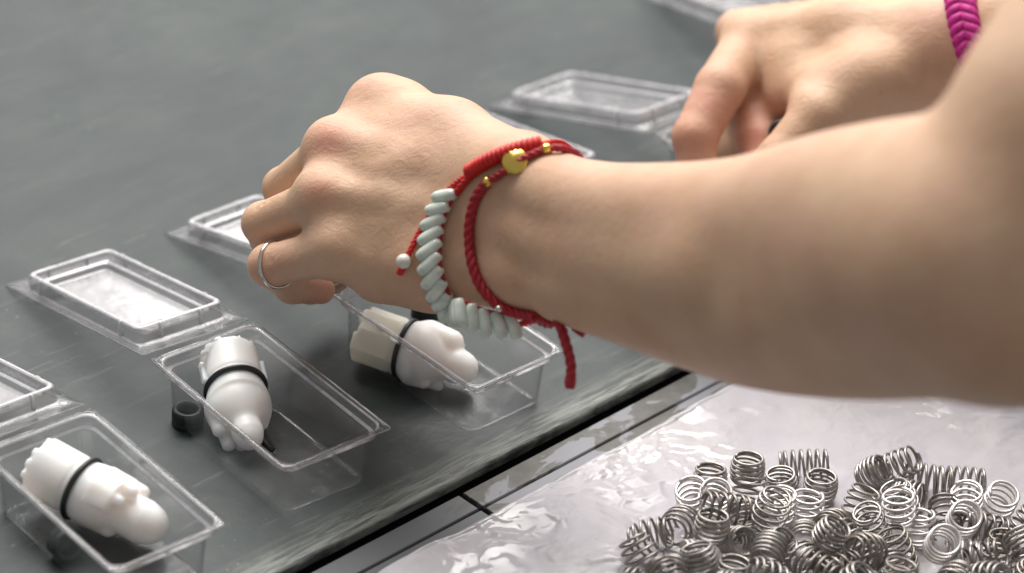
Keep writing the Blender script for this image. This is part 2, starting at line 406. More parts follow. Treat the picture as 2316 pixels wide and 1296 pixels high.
# ------------------------------------------------------------------ table
def tabletop():
    # top sheet with a rounded rim, local x along the edge, local y away from the worker
    prof = [(0.10, -0.55), (0.06, -0.30), (0.0, -0.14), (0.04, -0.06), (0.12, -0.015), (0.35, 0.0), (1.2, 0.0), (120, 0.0)]
    us = np.linspace(-110, 150, 27); V = []; Fc = []
    for u in us:
        for y, z in prof: V.append((u, y, z))
    k = len(prof)
    for i in range(len(us) - 1):
        for j in range(k - 1): Fc.append((i * k + j, (i + 1) * k + j, (i + 1) * k + j + 1, i * k + j + 1))
    o = bpy.data.objects.new('tabletop', mesh_data('tabletop', V, Fc, M_MAT)); link(o)
    o.location = tuple(E_O * S); o.rotation_euler = (0, 0, EDGE)
    o['kind'] = 'structure'
    # two metal plates in front of the mat, an open joint between them
    j0 = 1.0
    for (a, bb, name) in ((-110, -2.60, 'metal_plate'), (-2.36, 150, 'metal_plate')):
        pr = [(-0.42, -1.2), (-0.42, -0.40), (-0.46, -0.36), (-1.52, -0.36), (-1.57, -0.40), (-1.60, -0.46), (-1.67, -0.40), (-1.71, -0.36), (-60, -0.36)]
        V = []; Fc = []; xs = (a, a + 0.03, bb - 0.03, bb)
        for i, x in enumerate(xs):
            for y, z in pr: V.append((x, y, z - (0.03 if i in (0, 3) else 0)))
        kk = len(pr)
        for i in range(3):
            for q in range(kk - 1): Fc.append((i * kk + q, i * kk + q + 1, (i + 1) * kk + q + 1, (i + 1) * kk + q))
        # end faces
        for i, sgn in ((0, 1), (3, -1)):
            base_i = len(V)
            for y, z in pr: V.append((xs[i], y, -1.2))
            for q in range(kk - 1):
                f = (i * kk + q, base_i + q, base_i + q + 1, i * kk + q + 1)
                Fc.append(f if sgn > 0 else f[::-1])
        pl = bpy.data.objects.new(name, mesh_data(name, V, Fc, M_RAIL if a > -100 else M_RAIL2, False)); link(pl, o)
        pl['label'] = 'pale plate with brown-grey worn patches' if a > -100 else 'darker dull plate left of the joint'
    V, Fc = box((20, -20, -1.35), (130, 41, 0.1))
    un = bpy.data.objects.new('underframe', mesh_data('underframe', V, Fc, M_DARK, False)); link(un, o)  # near-black sheet below the gap, the gap's shade put into its colour
    return o
tabletop()

# ------------------------------------------------------------------ plastic bag sheet
NU, NV = 520, 300
def bag():
    us = np.linspace(-14, 36, NU); vs = np.linspace(0, 1, NV)
    vs = 1.78 + 22 * vs ** 1.25
    Ug, Vg = np.meshgrid(us, vs, indexing='ij')
    def ridged(x, y, s): return 1 - np.abs(2 * vnoise(x, y, s) - 1)
    wx = Ug + 1.5 * vnoise(Ug * .5, Vg * .5, 3) + .35 * vnoise(Ug * 2, Vg * 2, 21); wy = Vg + 1.5 * vnoise(Ug * .5, Vg * .5, 5) + .35 * vnoise(Ug * 2, Vg * 2, 23)
    a = np.clip((9 - np.hypot(Ug - 1, (Vg - 6) * .8)) / 6, 0, 1) ** .7
    z = 0.12 + 0.30 * vnoise(wx * .35, wy * .35, 1)
    # creases: sharp crests, long ones across and short crumples near the left end
    z += (.02 + .07 * a) * ridged(wx * .55, wy * .8, 2) ** 1.6
    z += (.006 + .06 * a) * ridged(wx * 1.2 + wy * .6, wy * 1.4 - wx * .4, 7) ** 1.4
    z += (.002 + .03 * a) * ridged(wx * 2.6 - wy, wy * 2.4 + wx * .6, 8) ** 1.2
    z += .05 * np.clip(ridged(wx * .22 + wy * .10, wy * .12, 31) - .86, 0, 1) / .14 * (.4 + .6 * vnoise(wx * .6, wy * .6, 33))
    e = np.clip((Vg - 1.78) / .5, 0, 1)
    z = z * (0.25 + .75 * e)
    z += 0.14 * np.exp(-((Vg - 2.05) / .13) ** 2) * (0.6 + .5 * vnoise(Ug * .8, 0 * Ug, 11))
    wob = 0.12 * (vnoise(Ug * .45, 0 * Ug, 13) - .5) + .10 * (vnoise(Ug * 1.6, 0 * Ug, 14) - .5)
    wob += -0.12 * np.exp(-((Ug + 6.5) / 2.0) ** 2)
    P = E_O + Ug[..., None] * E_U + (Vg + .42 + wob * (1 - np.clip((Vg - 1.78) / 4, 0, 1)))[..., None] * E_V
    P[..., 2] = z - .36 + .02
    n, k = Ug.shape
    I = np.arange(n * k).reshape(n, k)
    Fc = np.stack([I[:-1, :-1], I[:-1, 1:], I[1:, 1:], I[1:, :-1]], -1).reshape(-1, 4)
    base = ev(8, 9, -.36)
    o = mk('plastic_bag', P.reshape(-1, 3), Fc, M_FILM, None, base)
    sol = o.modifiers.new('film', 'SOLIDIFY'); sol.thickness = 0.0002
    return tag(o, 'crumpled pale translucent plastic bag spread flat under the pile of springs', 'plastic bag'), P
BAG, BAGP = bag()
BAGT = BVHTree.FromPolygons([Vector(p) for p in BAGP.reshape(-1, 3)],
    [(i * NV + j, i * NV + j + 1, (i + 1) * NV + j + 1, (i + 1) * NV + j) for i in range(NU - 1) for j in range(NV - 1)])
def bag_z(x, y):
    h = BAGT.ray_cast(Vector((x, y, 30)), Vector((0, 0, -1)))
    return h[0].z if h[0] else -.3

# ------------------------------------------------------------------ clear clamshells
TW, TL, TH = 5.1, 8.98, 2.68
def rrect(hx, hy, r, cy=0.0, n=5, cx=0.0, straight=6):
    P = []
    cs = [(hx - r, hy - r, 0), (-hx + r, hy - r, 90), (-hx + r, -hy + r, 180), (hx - r, -hy + r, 270)]
    for i, (x, y, a0) in enumerate(cs):
        arc = [(x + r * math.cos(R(a0 + 90 * t / n)), y + r * math.sin(R(a0 + 90 * t / n))) for t in range(n + 1)]
        P += arc
        nx_, ny_, na = cs[(i + 1) % 4]
        s = (nx_ + r * math.cos(R(na)), ny_ + r * math.sin(R(na)))
        for t in range(1, straight): 
            f = t / straight; P.append((arc[-1][0] * (1 - f) + s[0] * f, arc[-1][1] * (1 - f) + s[1] * f))
    return [(x + cx, y + cy) for x, y in P]
def shell(loops):
    V = []; Fc = []
    n = len(loops[0][0])
    for P, z in loops: V += [(x, y, z) for x, y in P]
    for i in range(len(loops) - 1):
        for k in range(n):
            l = (k + 1) % n
            Fc.append((i * n + k, i * n + l, (i + 1) * n + l, (i + 1) * n + k))
    Fc.append(tuple((len(loops) - 1) * n + k for k in range(n)))
    return V, Fc
def clear_obj(name, V, Fc, parent, folds, m0):
    o = bpy.data.objects.new(name, mesh_data(name, V, Fc, m0)); o.data.materials.append(M_CEDGE); o.data.materials.append(M_CRIM)
    n_ = len(rrect(1, 1, .1))
    for p_ in o.data.polygons:
        if p_.index // n_ in folds and p_.loop_total == 4: p_.material_index = 2
    link(o, parent)
    s = o.modifiers.new('wall', 'SOLIDIFY'); s.thickness = 0.0007; s.offset = 0; s.material_offset_rim = 1
    return o
def make_clamshell():
    t = thing('clear_clamshell', '', 'clamshell pack', group='open clear clamshell packs in a row on the mat')
    a, l = TW / 2, TL / 2
    # base: flange at the top, walls with draft down to the floor; local origin at the floor's centre
    L = [(rrect(a, l, .10), TH), (rrect(a - .20, l - .20, .45), TH), (rrect(a - .24, l - .24, .5), TH - .04),
         (rrect(a - .25, l - .25, .52), TH - .36), (rrect(a - .27, l - .27, .54), TH - .40), (rrect(a - .42, l - .42, .56), TH - .42),
         (rrect(a - .45, l - .45, .56), TH - .48),
         (rrect(a - .53, l - .53, .55), .20), (rrect(a - .55, l - .55, .55), .08), (rrect(a - .62, l - .62, .55), .02), (rrect(a - .8, l - .8, .5), .02)]
    V, Fc = shell(L); clear_obj('base_tray', V, Fc, t, (1, 4), M_CLEAR)
    # lid: local origin on the hinge line, reaching +y
    lid_e = bpy.data.objects.new('lid', None)
    c = TL / 2
    g, LL = .5, 11.1
    def rr(m, mf, mn, r):
        mn = mn + .55 if mn else 0
        return rrect(a - m, (LL - mf - mn) / 2, r, cy=g + mn + (LL - mf - mn) / 2)
    L = [(rr(0, 0, 0, .10), 0), (rr(.40, 1.0, .40, .34), 0), (rr(.44, 1.04, .44, .34), .06), (rr(.51, 1.11, .51, .34), .60), (rr(.56, 1.16, .56, .33), .66),
         (rr(.64, 1.24, .64, .31), .66), (rr(.69, 1.29, .69, .30), .61), (rr(.80, 1.40, .80, .27), .34), (rr(.88, 1.48, .88, .25), .30), (rr(1.02, 1.62, 1.02, .24), .28),
         (rr(1.06, 1.66, 1.06, .24), .22), (rr(1.10, 1.70, 1.10, .22), .06), (rr(1.18, 1.78, 1.18, .2), .02), (rr(1.5, 2.1, 1.5, .2), .02)]
    V, Fc = shell(L); lid = clear_obj('lid', V, Fc, t, (1, 3, 4, 5, 8, 11), M_LID)
    lid.location = (0, l * S, TH * S)
    rib_m = None
    yc = g + 1.05 + (LL - 2.05) / 2
    for (x, y, ang) in ((a - .47, yc - 3.2, 0), (a - .47, yc + 3.3, 0), (-a + .47, yc - 3.2, 180), (-a + .47, yc + 3.3, 180),
                        (.9, g + 1.02, -90), (-1.0, g + 1.02, -90), (.9, g + LL - 1.07, 90), (-1.0, g + LL - 1.07, 90)):
        if rib_m is None:
            Vb, Fb = tube([(0, 0, 0.03), (0, 0, .35), (-.03, 0, .62), (-.12, 0, .69)], [.09, .085, .075, .05], 8)
            rib_m = mesh_data('rib', Vb, Fb, M_CEDGE)
        rb = bpy.data.objects.new('rib', rib_m); link(rb, lid)
        rb.location = (x * S, y * S, 0); rb.rotation_euler = (0, 0, R(ang))
    return t, lid
CLAM, _lid = make_clamshell()
def place_clam(o, cx, cy, yaw, tilt, lidyaw=0.0, tiltx=0.0):
    o.location = (cx * S, cy * S, 0); o.rotation_euler = (0, 0, yaw)
    for ch in o.children:
        if ch.name.startswith('lid'): ch.rotation_euler = (R(tilt), R(tiltx), R(lidyaw))
def front_to_c(x, y, yaw): return x - math.sin(yaw) * TL / 2, y + math.cos(yaw) * TL / 2
clams = [  # front-edge centre x, y, yaw, lid tilt, lid yaw, lid roll, label
    (-11.2, 78.7, R(44.0), -13.2, 0, 0, 'lower left open clear clamshell, its lid cut by the picture edge'),
    (-5.95, 85.81, R(43.2), -13.2, -1.5, 0, 'open clear clamshell with its whole lid in view, its fitting pointing at the camera'),
    (0.69, 92.44, R(46.0), -13.4, 0, 0, 'open clear clamshell under the hand with the ring, its tray holding the cream fitting'),
    (8.65, 101.1, R(40.9), -12.8, -1, 0, 'clear clamshell behind the near wrist, only its lid rim showing above the bracelets'),
    (13.94, 107.12, R(45.0), -18.0, 0, 0, 'open clear clamshell whose lid reaches out left of the far hand'),
    (18.7, 118.4, R(36.1), -12.2, -2, 0, 'farthest clear clamshell, one lid edge at the top behind the far hand'),
]
for i, (fx, fy, yaw, tilt, ly, tx, lab) in enumerate(clams):
    o = CLAM if i == 0 else copy_tree(CLAM)
    cx, cy = front_to_c(fx, fy, yaw); place_clam(o, cx, cy, yaw, tilt, ly, tx); o['label'] = lab
    if i == 4: o.location.z = .95 * S       # lifted by the far hand

# ------------------------------------------------------------------ white fittings
def fitting_meshes(facets, bulb, tr, tl, teeth, collar):
    # barrel, local x is the axis; hollow at the back
    s = Sdf((-2.5, -1.7, -1.7), (0.4, 1.7, 1.7), 0.045)
    def barrel(X, Y, Z):
        if facets:
            rad = np.full(np.broadcast(X, Y, Z).shape, -9, np.float32)
            for k in range(8):
                a = R(22.5 + 45 * k); rad = np.maximum(rad, Y * math.cos(a) + Z * math.sin(a) - 1.12)
        else: rad = np.sqrt(Y * Y + Z * Z) - 1.17
        end = np.abs(X + 1.02) - 1.02
        q1, q2 = rad + .08, end + .08
        return np.sqrt(np.maximum(q1, 0) ** 2 + np.maximum(q2, 0) ** 2) + np.minimum(np.maximum(q1, q2), 0) - .08
    s.func(barrel, .05)
    s.func(lambda X, Y, Z: np.maximum(np.sqrt(Y * Y + Z * Z) - .88, X + 1.2), .08, 'sub')
    for a in ((70, 130) if facets else (55, 95, 200)):
        cy, cz = 1.1 * math.cos(R(a)), 1.1 * math.sin(R(a))
        s.func(lambda X, Y, Z, cy=cy, cz=cz: np.maximum(np.maximum(np.abs(Y - cy) - .2, np.abs(Z - cz) - .32), np.abs(X + 2.05) - .17), .05, 'sub')
    if not facets:
        for k in range(14):
            cy, cz = 1.1 * math.cos(2 * math.pi * k / 14), 1.1 * math.sin(2 * math.pi * k / 14)
            s.func(lambda X, Y, Z, cy=cy, cz=cz: np.maximum(np.sqrt((Y - cy) ** 2 + (Z - cz) ** 2) - .11, np.abs(X + 2.05) - .15), .05, 'sub')
    s.func(lambda X, Y, Z: np.maximum(np.abs(np.sqrt(Y * Y + Z * Z) - 1.19) - .06, np.abs(X + .32) - .05), .05, 'sub')
    bar = s.mesh()
    s = Sdf((-.5, -2.1, -2.1), (3.8, 2.1, 2.1), 0.045)
    bx = 1.05 if bulb < 1.4 else 1.25
    s.func(lambda X, Y, Z: (np.sqrt(((X - .65) / bx) ** 2 + (Y * Y + Z * Z) / (bulb / 1.15) ** 2) - 1.15), .1)
    s.func(lambda X, Y, Z: np.maximum(np.sqrt(Y * Y + Z * Z) - 1.13, np.abs(X - .2) - .22), .15)
    if bulb > 1.4: s.D[:] = 3; s.func(lambda X, Y, Z: (np.sqrt(((X - .85) / 1.1) ** 2 + (Y * Y + (Z + .3) ** 2) / 1.16 ** 2) - 1.15), .1); s.func(lambda X, Y, Z: np.maximum(np.sqrt(Y * Y + Z * Z) - 1.13, np.abs(X - .3) - .32), .25)
    # leaf-like teeth round the rim, pointing forward
    for (a, x0, x1, q0, q1, r0, r1) in teeth:
        ca, sa = math.cos(R(a)), math.sin(R(a))
        s.cone((x0, q0 * ca, q0 * sa), r0, (x1, q1 * ca, q1 * sa), r1, .10)
    s.cone((.7, 0, 0), tr * 1.15, (1.5, .05, -.03), tr, .4)
    s.cone((1.5, .05, -.03), tr, (tl - tr * .7, .12, -.08), tr * .93, .12)
    s.cone((tl - tr * .8, .12, -.08), tr * .86, (tl - tr * .45, .14, -.1), tr * .62, .3)
    if collar:
        a0, a1, xc, th, rc, na = collar
        def disc(X, Y, Z):
            rad = np.sqrt(Y * Y + Z * Z) - rc; ang = np.arctan2(Z, Y); am, aw = R((a0 + a1) / 2), R((a1 - a0) / 2)
            dd = np.abs((ang - am + np.pi) % (2 * np.pi) - np.pi) - aw
            q = np.maximum(np.maximum(rad, np.abs(X - xc + .12 * (rad + rc)) - th), dd * np.maximum(np.sqrt(Y * Y + Z * Z), .3)) 
            return q - .06
        s.func(disc, .10)
        cy, cz = rc * math.cos(R(na)), rc * math.sin(R(na))
        s.func(lambda X, Y, Z: np.maximum(np.sqrt((Y - cy) ** 2 + (Z - cz) ** 2) - .22, np.abs(X - xc - .25) - .3), .06, 'sub')
    s.func(lambda X, Y, Z: X - .08 + 0 * Y, .06, 'sub')
    head = s.mesh()
    return bar, head
def make_fitting(label, facets, loc, rot, bmat, bulb, tr, tl, teeth, lugs, collar=None):
    t = thing('nylon_fitting', label, 'plastic fitting', loc, rot, group='white nylon fittings in the clamshells')
    (bv, bf), (hv, hf) = fitting_meshes(facets, bulb, tr, tl, teeth, collar)
    link(bpy.data.objects.new('barrel', mesh_data('barrel', bv, bf, bmat)), t)
    link(bpy.data.objects.new('head', mesh_data('head', hv, hf, M_NYLON)), t)
    n = 40; P = [(0.0, 1.19 * math.cos(2 * math.pi * k / n), 1.19 * math.sin(2 * math.pi * k / n)) for k in range(n)]
    V, Fc = tube(P, .115, 8, True)
    link(bpy.data.objects.new('seal_ring', mesh_data('seal_ring', V, Fc, M_RUBBER)), t)
    for a in lugs:
        ca, sa = math.cos(R(a)), math.sin(R(a))
        V, Fc = box((-.75, 0, 1.2), (.55, .17, .14))
        M_ = Matrix.Rotation(R(a), 3, 'X')
        V = [tuple(M_ @ Vector(v)) for v in V]
        lg = link(bpy.data.objects.new('lug', mesh_data('lug', V, Fc, bmat, False)), t)
        bv_ = lg.modifiers.new('round', 'BEVEL'); bv_.width = 0.0006; bv_.segments = 3
    return t
def axis_rot(d, spin):
    q = Vector(d).to_track_quat('X', 'Z'); return (q.to_matrix().to_4x4() @ Matrix.Rotation(R(spin), 4, 'X')).to_euler()
fit1 = at(185, 1105, 103.4); d1 = at(330, 1185, 102.6) - fit1
make_fitting('round white fitting with a toothed end and black seal in the lower left tray', False, fit1, axis_rot(d1, 0), M_NYLON, 1.20, .86, 3.45,
             [(-62, .7, 1.85, .62, .66, .62, .48), (-120, .6, 1.6, .7, .85, .5, .32), (-15, .6, 1.8, .75, .88, .45, .28), (38, .8, 2.15, .85, .98, .42, .26), (84, .8, 2.05, .9, 1.0, .40, .24), (120, .8, 1.9, .9, 1.0, .38, .22)], (), (10, 150, 1.35, .42, 1.20, 58))
fit2 = at(533, 880, 110.4); d2 = at(560, 1000, 108.2) - fit2
make_fitting('white fitting seen nearly end on, nose towards the camera, black bushing at its left', False, fit2, axis_rot(d2, 0), M_NYLON, 1.44, .62, 3.0,
             [(-158, .8, 1.9, .95, 1.0, .46, .28), (-126, .8, 2.3, .95, 1.0, .48, .28), (-94, .8, 2.3, 1.0, 1.02, .46, .26), (-62, .9, 1.7, .95, .9, .36, .2), (-30, .8, 1.6, 1.0, 1.0, .34, .22)], (78, -86))
fit3 = at(918, 788, 114.1); d3 = at(1068, 840, 113.3) - fit3
make_fitting('cream eight-sided fitting with a white toothed head, lying below the beaded bracelet', True, fit3, axis_rot(d3, 0), M_CREAM, 1.34, .74, 2.95,
             [(52, .8, 1.75, .85, .85, .62, .52), (15, .8, 1.8, .8, .95, .5, .40), (-80, .6, 1.3, 1.0, 1.1, .42, .28), (-106, .6, 1.75, 1.0, 1.12, .40, .20), (-135, .6, 1.25, 1.0, 1.1, .42, .26)], ())

# ------------------------------------------------------------------ black rubber bushings
def make_bushing():
    t = thing('rubber_bushing', '', 'rubber bushing', group='black rubber bushings between the trays')
    V, Fc = lathe([(.40, .10), (.40, .66), (.44, .80), (.54, .87), (.64, .86), (.71, .78), (.73, .6), (.72, .35), (.70, .30), (.72, .25), (.72, .03), (.68, 0), (.44, 0), (.40, .10)], 32)
    link(bpy.data.objects.new('sleeve', mesh_data('sleeve', V, Fc, M_RUBBER)), t)
    V, Fc = lathe([(.05, .12), (.30, .12), (.41, .2)], 24)
    link(bpy.data.objects.new('inner_web', mesh_data('inner_web', V, Fc, M_RUBBER)), t)
    return t
BUSH = make_bushing(); BUSH.scale = (.88, .88, .88)
bush = [((424, 958), 0, (0, 0, 0), 'black rubber bushing standing beside the fitting that points at the camera'),
        ((138, 1222), .5, (R(75), 0, R(40)), 'black rubber bushing lying on its side beneath the lower left fitting'),
        ((962, 716), .3, (0, 0, 0), 'black rubber bushing half hidden by the wrist above the cream fitting')]
bush.append(((1768, 302), None, (R(60), 0, 0), 'black bushing held inside the curled fingers of the far hand'))
for i, (q, z, rot, lab) in enumerate(bush):
    o = BUSH if i == 0 else copy_tree(BUSH)
    o.location = tuple((ground(q[0], q[1], z) if z is not None else at(q[0], q[1], 120.5)) * S); o.rotation_euler = rot; o['label'] = lab
pin = tube([ground(585, 985, .35), ground(600, 1003, .3), ground(618, 1018, .25)], .12, 10)
tag(mk('rubber_pin', pin[0], pin[1], M_RUBBER, None, ground(600, 1003, .2)), 'small black rubber pin in the tray below the nose of the end-on fitting', 'rubber pin')

# ------------------------------------------------------------------ the person's arms
def arm_left():
    A = at(620, 560, 111); B = at(2300, 590, 82)
    ax = B - A; ax /= np.linalg.norm(ax)
    up = np.array([0, 0, 1.0]); up -= ax * (up @ ax); up /= np.linalg.norm(up); sd = np.cross(up, ax)
    rot = np.stack([ax, sd, up])
    loc_ = lambda p: rot @ (at(*p) - A)
    ext = np.stack([loc_(p) for p in ((2290, 575, 83), (2480, 300, 82), (2900, -400, 83))])
    lo = np.minimum(np.array([-3.2, -9, -6.5]), ext.min(0) - 5.6); hi = np.maximum(np.array([41, 6.5, 9.5]), ext.max(0) + 5.6)
    lf, hf = (-3.2, -9, -6.5), (9, 6.5, 9.5)      # the fingers' own corner of the grid
    lo = np.array([-3.2, -9, -6.5]) + np.floor((lo - np.array([-3.2, -9, -6.5])) / .1) * .1
    pts = {}
    def q(px, py, d): return at(px, py, d)
    s = Sdf(lo, hi, .1, rot, A)
    # forearm
    TOPC = [((1180, 402, 104), 1.62), ((1300, 460, 101.5), 1.72), ((1500, 497, 97.5), 2.1), ((1700, 520, 94), 2.62), ((1900, 512, 90), 3.2), ((2100, 528, 86), 3.75), ((2290, 575, 83), 4.25)]
    BOTC = [((1180, 598, 104.3), 1.55), ((1300, 634, 102), 1.72), ((1500, 680, 98), 2.1), ((1700, 708, 94.5), 2.6), ((1900, 686, 90.5), 3.2), ((2100, 640, 86.5), 3.7), ((2290, 590, 83), 4.25)]
    def dense(ch, n=7):
        a_ = np.array([(*p, r) for p, r in ch]); m_ = np.stack([catmull(a_[:, :3], n), np.repeat(catmull(a_[:, [3, 3, 3]], n)[:, :1], 3, 1)], 0)
        return [(q(*p), float(r[0])) for p, r in zip(m_[0], m_[1])]
    s.chain(dense(TOPC), .05); s.chain([(q(*BOTC[0][0]), BOTC[0][1])] * 2, 1.0)
    t2 = Sdf(lo, hi, .1, rot, A); t2.chain(dense(BOTC), .05); s.merge(t2, 1.3)
    s.chain(dense([((1180, 500, 104.2), 1.75), ((1300, 545, 102), 1.95), ((1500, 588, 98), 2.45), ((1700, 612, 94), 3.0)]), .25)
    # upper arm
    s.chain([(q(2300, 580, 83), 4.25), (q(2480, 300, 82), 4.3), (q(2760, -160, 83), 4.7), (q(2900, -400, 83), 4.9)], .9)
    # palm
    s.chain([(q(1180, 402, 104.2), 1.6), (q(1020, 318, 108), 1.54), (q(868, 243, 111), 1.18)], .8)
    s.chain([(q(1170, 460, 104.4), 1.7), (q(980, 395, 107.3), 1.5), (q(757, 338, 109.6), 1.02)], .8)
    s.chain([(q(1160, 540, 104.8), 1.7), (q(960, 500, 106.9), 1.55), (q(738, 450, 108.3), 1.0)], .8)
    s.chain([(q(1170, 602, 104.9), 1.5), (q(980, 600, 106.3), 1.55), (q(772, 566, 107.5), 1.0)], .8)
    s.chain([(q(1000, 612, 106.6), 1.42), (q(860, 620, 107.6), 1.15)], .8)
    s.chain([(q(1000, 470, 108.8), 1.6), (q(860, 440, 111.5), 1.5)], 1.0)
    # knuckle heads
    s.cone(q(852, 242, 110.8), 1.16, q(905, 250, 110.3), 1.22, .6)
    s.cone(q(838, 262, 111), .98, q(770, 330, 110), .92, .7)
    s.ball(q(750, 324, 109.05), .83, .8)
    s.cone(q(752, 372, 109.05), .90, q(738, 430, 108.3), .90, .9)
    s.ball(q(726, 438, 107.75), .79, .8)
    s.cone(q(748, 480, 107.9), .93, q(770, 550, 107.45), .90, .9)
    s.ball(q(765, 556, 107.2), .75, .8)
    # tendons and a vein on the back of the hand
    s.chain([(q(900, 400, 107.1), 1.0), (q(790, 390, 108.6), .86)], .9)
    s.chain([(q(900, 510, 106.8), 1.0), (q(790, 500, 107.9), .9)], .9)
    s.chain([(q(930, 320, 108.4), 1.15), (q(830, 300, 110.0), .98)], .9)
    s.chain([(q(1040, 400, 105.7), .30), (q(900, 352, 107.3), .34), (q(770, 318, 108.5), .40)], .75)
    s.chain([(q(1030, 480, 105.2), .30), (q(880, 452, 106.4), .34), (q(745, 432, 107.3), .40)], .75)
    s.chain([(q(1030, 310, 106.7), .30), (q(930, 262, 108.6), .34)], .75)
    s.chain([(q(1010, 425, 105.45), .12), (q(930, 390, 106.5), .13), (q(872, 415, 106.8), .13), (q(800, 385, 107.7), .12)], .35)
    s.chain([(q(930, 390, 106.5), .12), (q(870, 340, 107.55), .12), (q(815, 290, 108.9), .11)], .35)
    s.chain([(q(1000, 545, 105.2), .12), (q(920, 520, 106.0), .13), (q(850, 500, 106.75), .13), (q(790, 500, 107.2), .11)], .35)

    # wrist bone on the little-finger side
    s.ball(q(1330, 640, 100.6), .95, 1.2)
    f = Sdf(lf, hf, .1, rot, A)
    fin = [
        [((868, 243, 111), 1.08), ((772, 385, 115.0), .93), ((715, 540, 117.2), .78), ((740, 640, 117.6), .66)],
        [((757, 338, 109.6), 1.0), ((642, 425, 113), .82), ((648, 545, 115.8), .72), ((712, 630, 116.8), .64)],
        [((738, 450, 108.3), .98), ((596, 505, 111), .83), ((628, 600, 113.8), .72), ((700, 655, 115.3), .64)],
        [((772, 566, 107.5), .96), ((610, 600, 109.6), .82), ((660, 648, 112), .68), ((726, 656, 113.2), .58)],
    ]
    for i, ch in enumerate(fin):
        g = Sdf(lf, hf, .1, rot, A)
        c = [(q(*p), r) for p, r in ch]
        g.chain(c, .22)
        # knuckle at the middle joint, a slightly waisted phalanx
        p0, p1 = c[0][0], c[1][0]
        g.ball(p1 + (CO - p1) / np.linalg.norm(CO - p1) * .08, c[1][1] * .97, .25)
        h = np.maximum(.10 - np.abs(f.D - g.D), 0) / .10
        f.D = np.minimum(f.D, g.D) - h * h * .025
    g = Sdf(lf, hf, .1, rot, A)
    s.chain([(q(1050, 420, 108.6), 1.5), (q(930, 440, 112.2), 1.15)], .8)
    g.chain([(q(930, 440, 112.2), 1.1), (q(820, 530, 115.6), .95), (q(752, 625, 117), .78)], .25)
    f.D = np.minimum(f.D, g.D)
    # merge fingers into the palm
    o_ = np.rint((np.array(lf) - s.lo) / .1).astype(int); sl_ = tuple(slice(a_, a_ + n_) for a_, n_ in zip(o_, f.D.shape)); c0 = s.D[sl_]
    h = np.maximum(.75 - np.abs(c0 - f.D), 0) / .75
    s.D[sl_] = np.minimum(c0, f.D) - h * h * .75 * .25
    for (x, y, d, dx, dy) in ((600, 470, 110.1, 8, 26), (612, 462, 109.9, 8, 24), (588, 482, 110.3, 6, 24), (600, 575, 108.7, 4, 26), (612, 570, 108.55, 4, 26), (622, 568, 108.4, 4, 24),
                              (640, 392, 112.2, 12, 22), (650, 386, 112.0, 12, 20)):
        s.chain([(q(x - dx, y - dy, d), .035), (q(x, y, d - .05), .045), (q(x - dx * .6, y + dy, d), .03)], .08, 'sub')
    # creases: between ring and little finger, at the wrist and in the crook of the elbow
    s.chain([(q(560, 566, 108.2), .07), (q(620, 552, 107.9), .06), (q(672, 520, 107.4), .03)], .12, 'sub')
    s.chain([(q(596, 438, 111.2), .06), (q(650, 415, 110.6), .04)], .12, 'sub')
    for (a1, b1, c1) in (((2140, 225, 82.6), (2110, 300, 81.6), (2125, 380, 81.2)),):
        s.chain([(q(*a1), .12), (q(*b1), .10), (q(*c1), .03)], .5, 'sub')
    soft(s, 13.0, 18.0, 5, 3)
    soft(s, 7.5, 10.5, 2, 2)
    return s.mesh()
def soft(s, x0, x1, w, it):
    """even out the flesh beyond x0 (fully so beyond x1), local x"""
    i0 = int((x0 - s.lo[0]) / s.res) - 2; d = np.clip(s.D[i0:], -.7, .7); b = d.copy()
    for _ in range(it):
        for ax in range(3):
            p = np.concatenate([np.repeat(np.take(b, [0], ax), w, ax), b, np.repeat(np.take(b, [-1], ax), w, ax)], ax)
            c = np.cumsum(p, axis=ax, dtype=np.float32); n = b.shape[ax]; k = 2 * w + 1
            hi_ = np.take(c, np.arange(k - 1, k - 1 + n), ax); lo_ = np.take(c, np.arange(n) - 1, ax) if False else np.concatenate([np.zeros_like(np.take(c, [0], ax)), np.take(c, np.arange(n - 1), ax)], ax)
            b = (hi_ - lo_) / k
    x = s.lo[0] + s.res * (i0 + np.arange(d.shape[0])); t = np.clip((x - x0) / (x1 - x0), 0, 1); t = (t * t * (3 - 2 * t))[:, None, None]
    near = np.abs(s.D[i0:]) < .7
    s.D[i0:] = np.where(near, d * (1 - t) + b * t, s.D[i0:]).astype(np.float32)
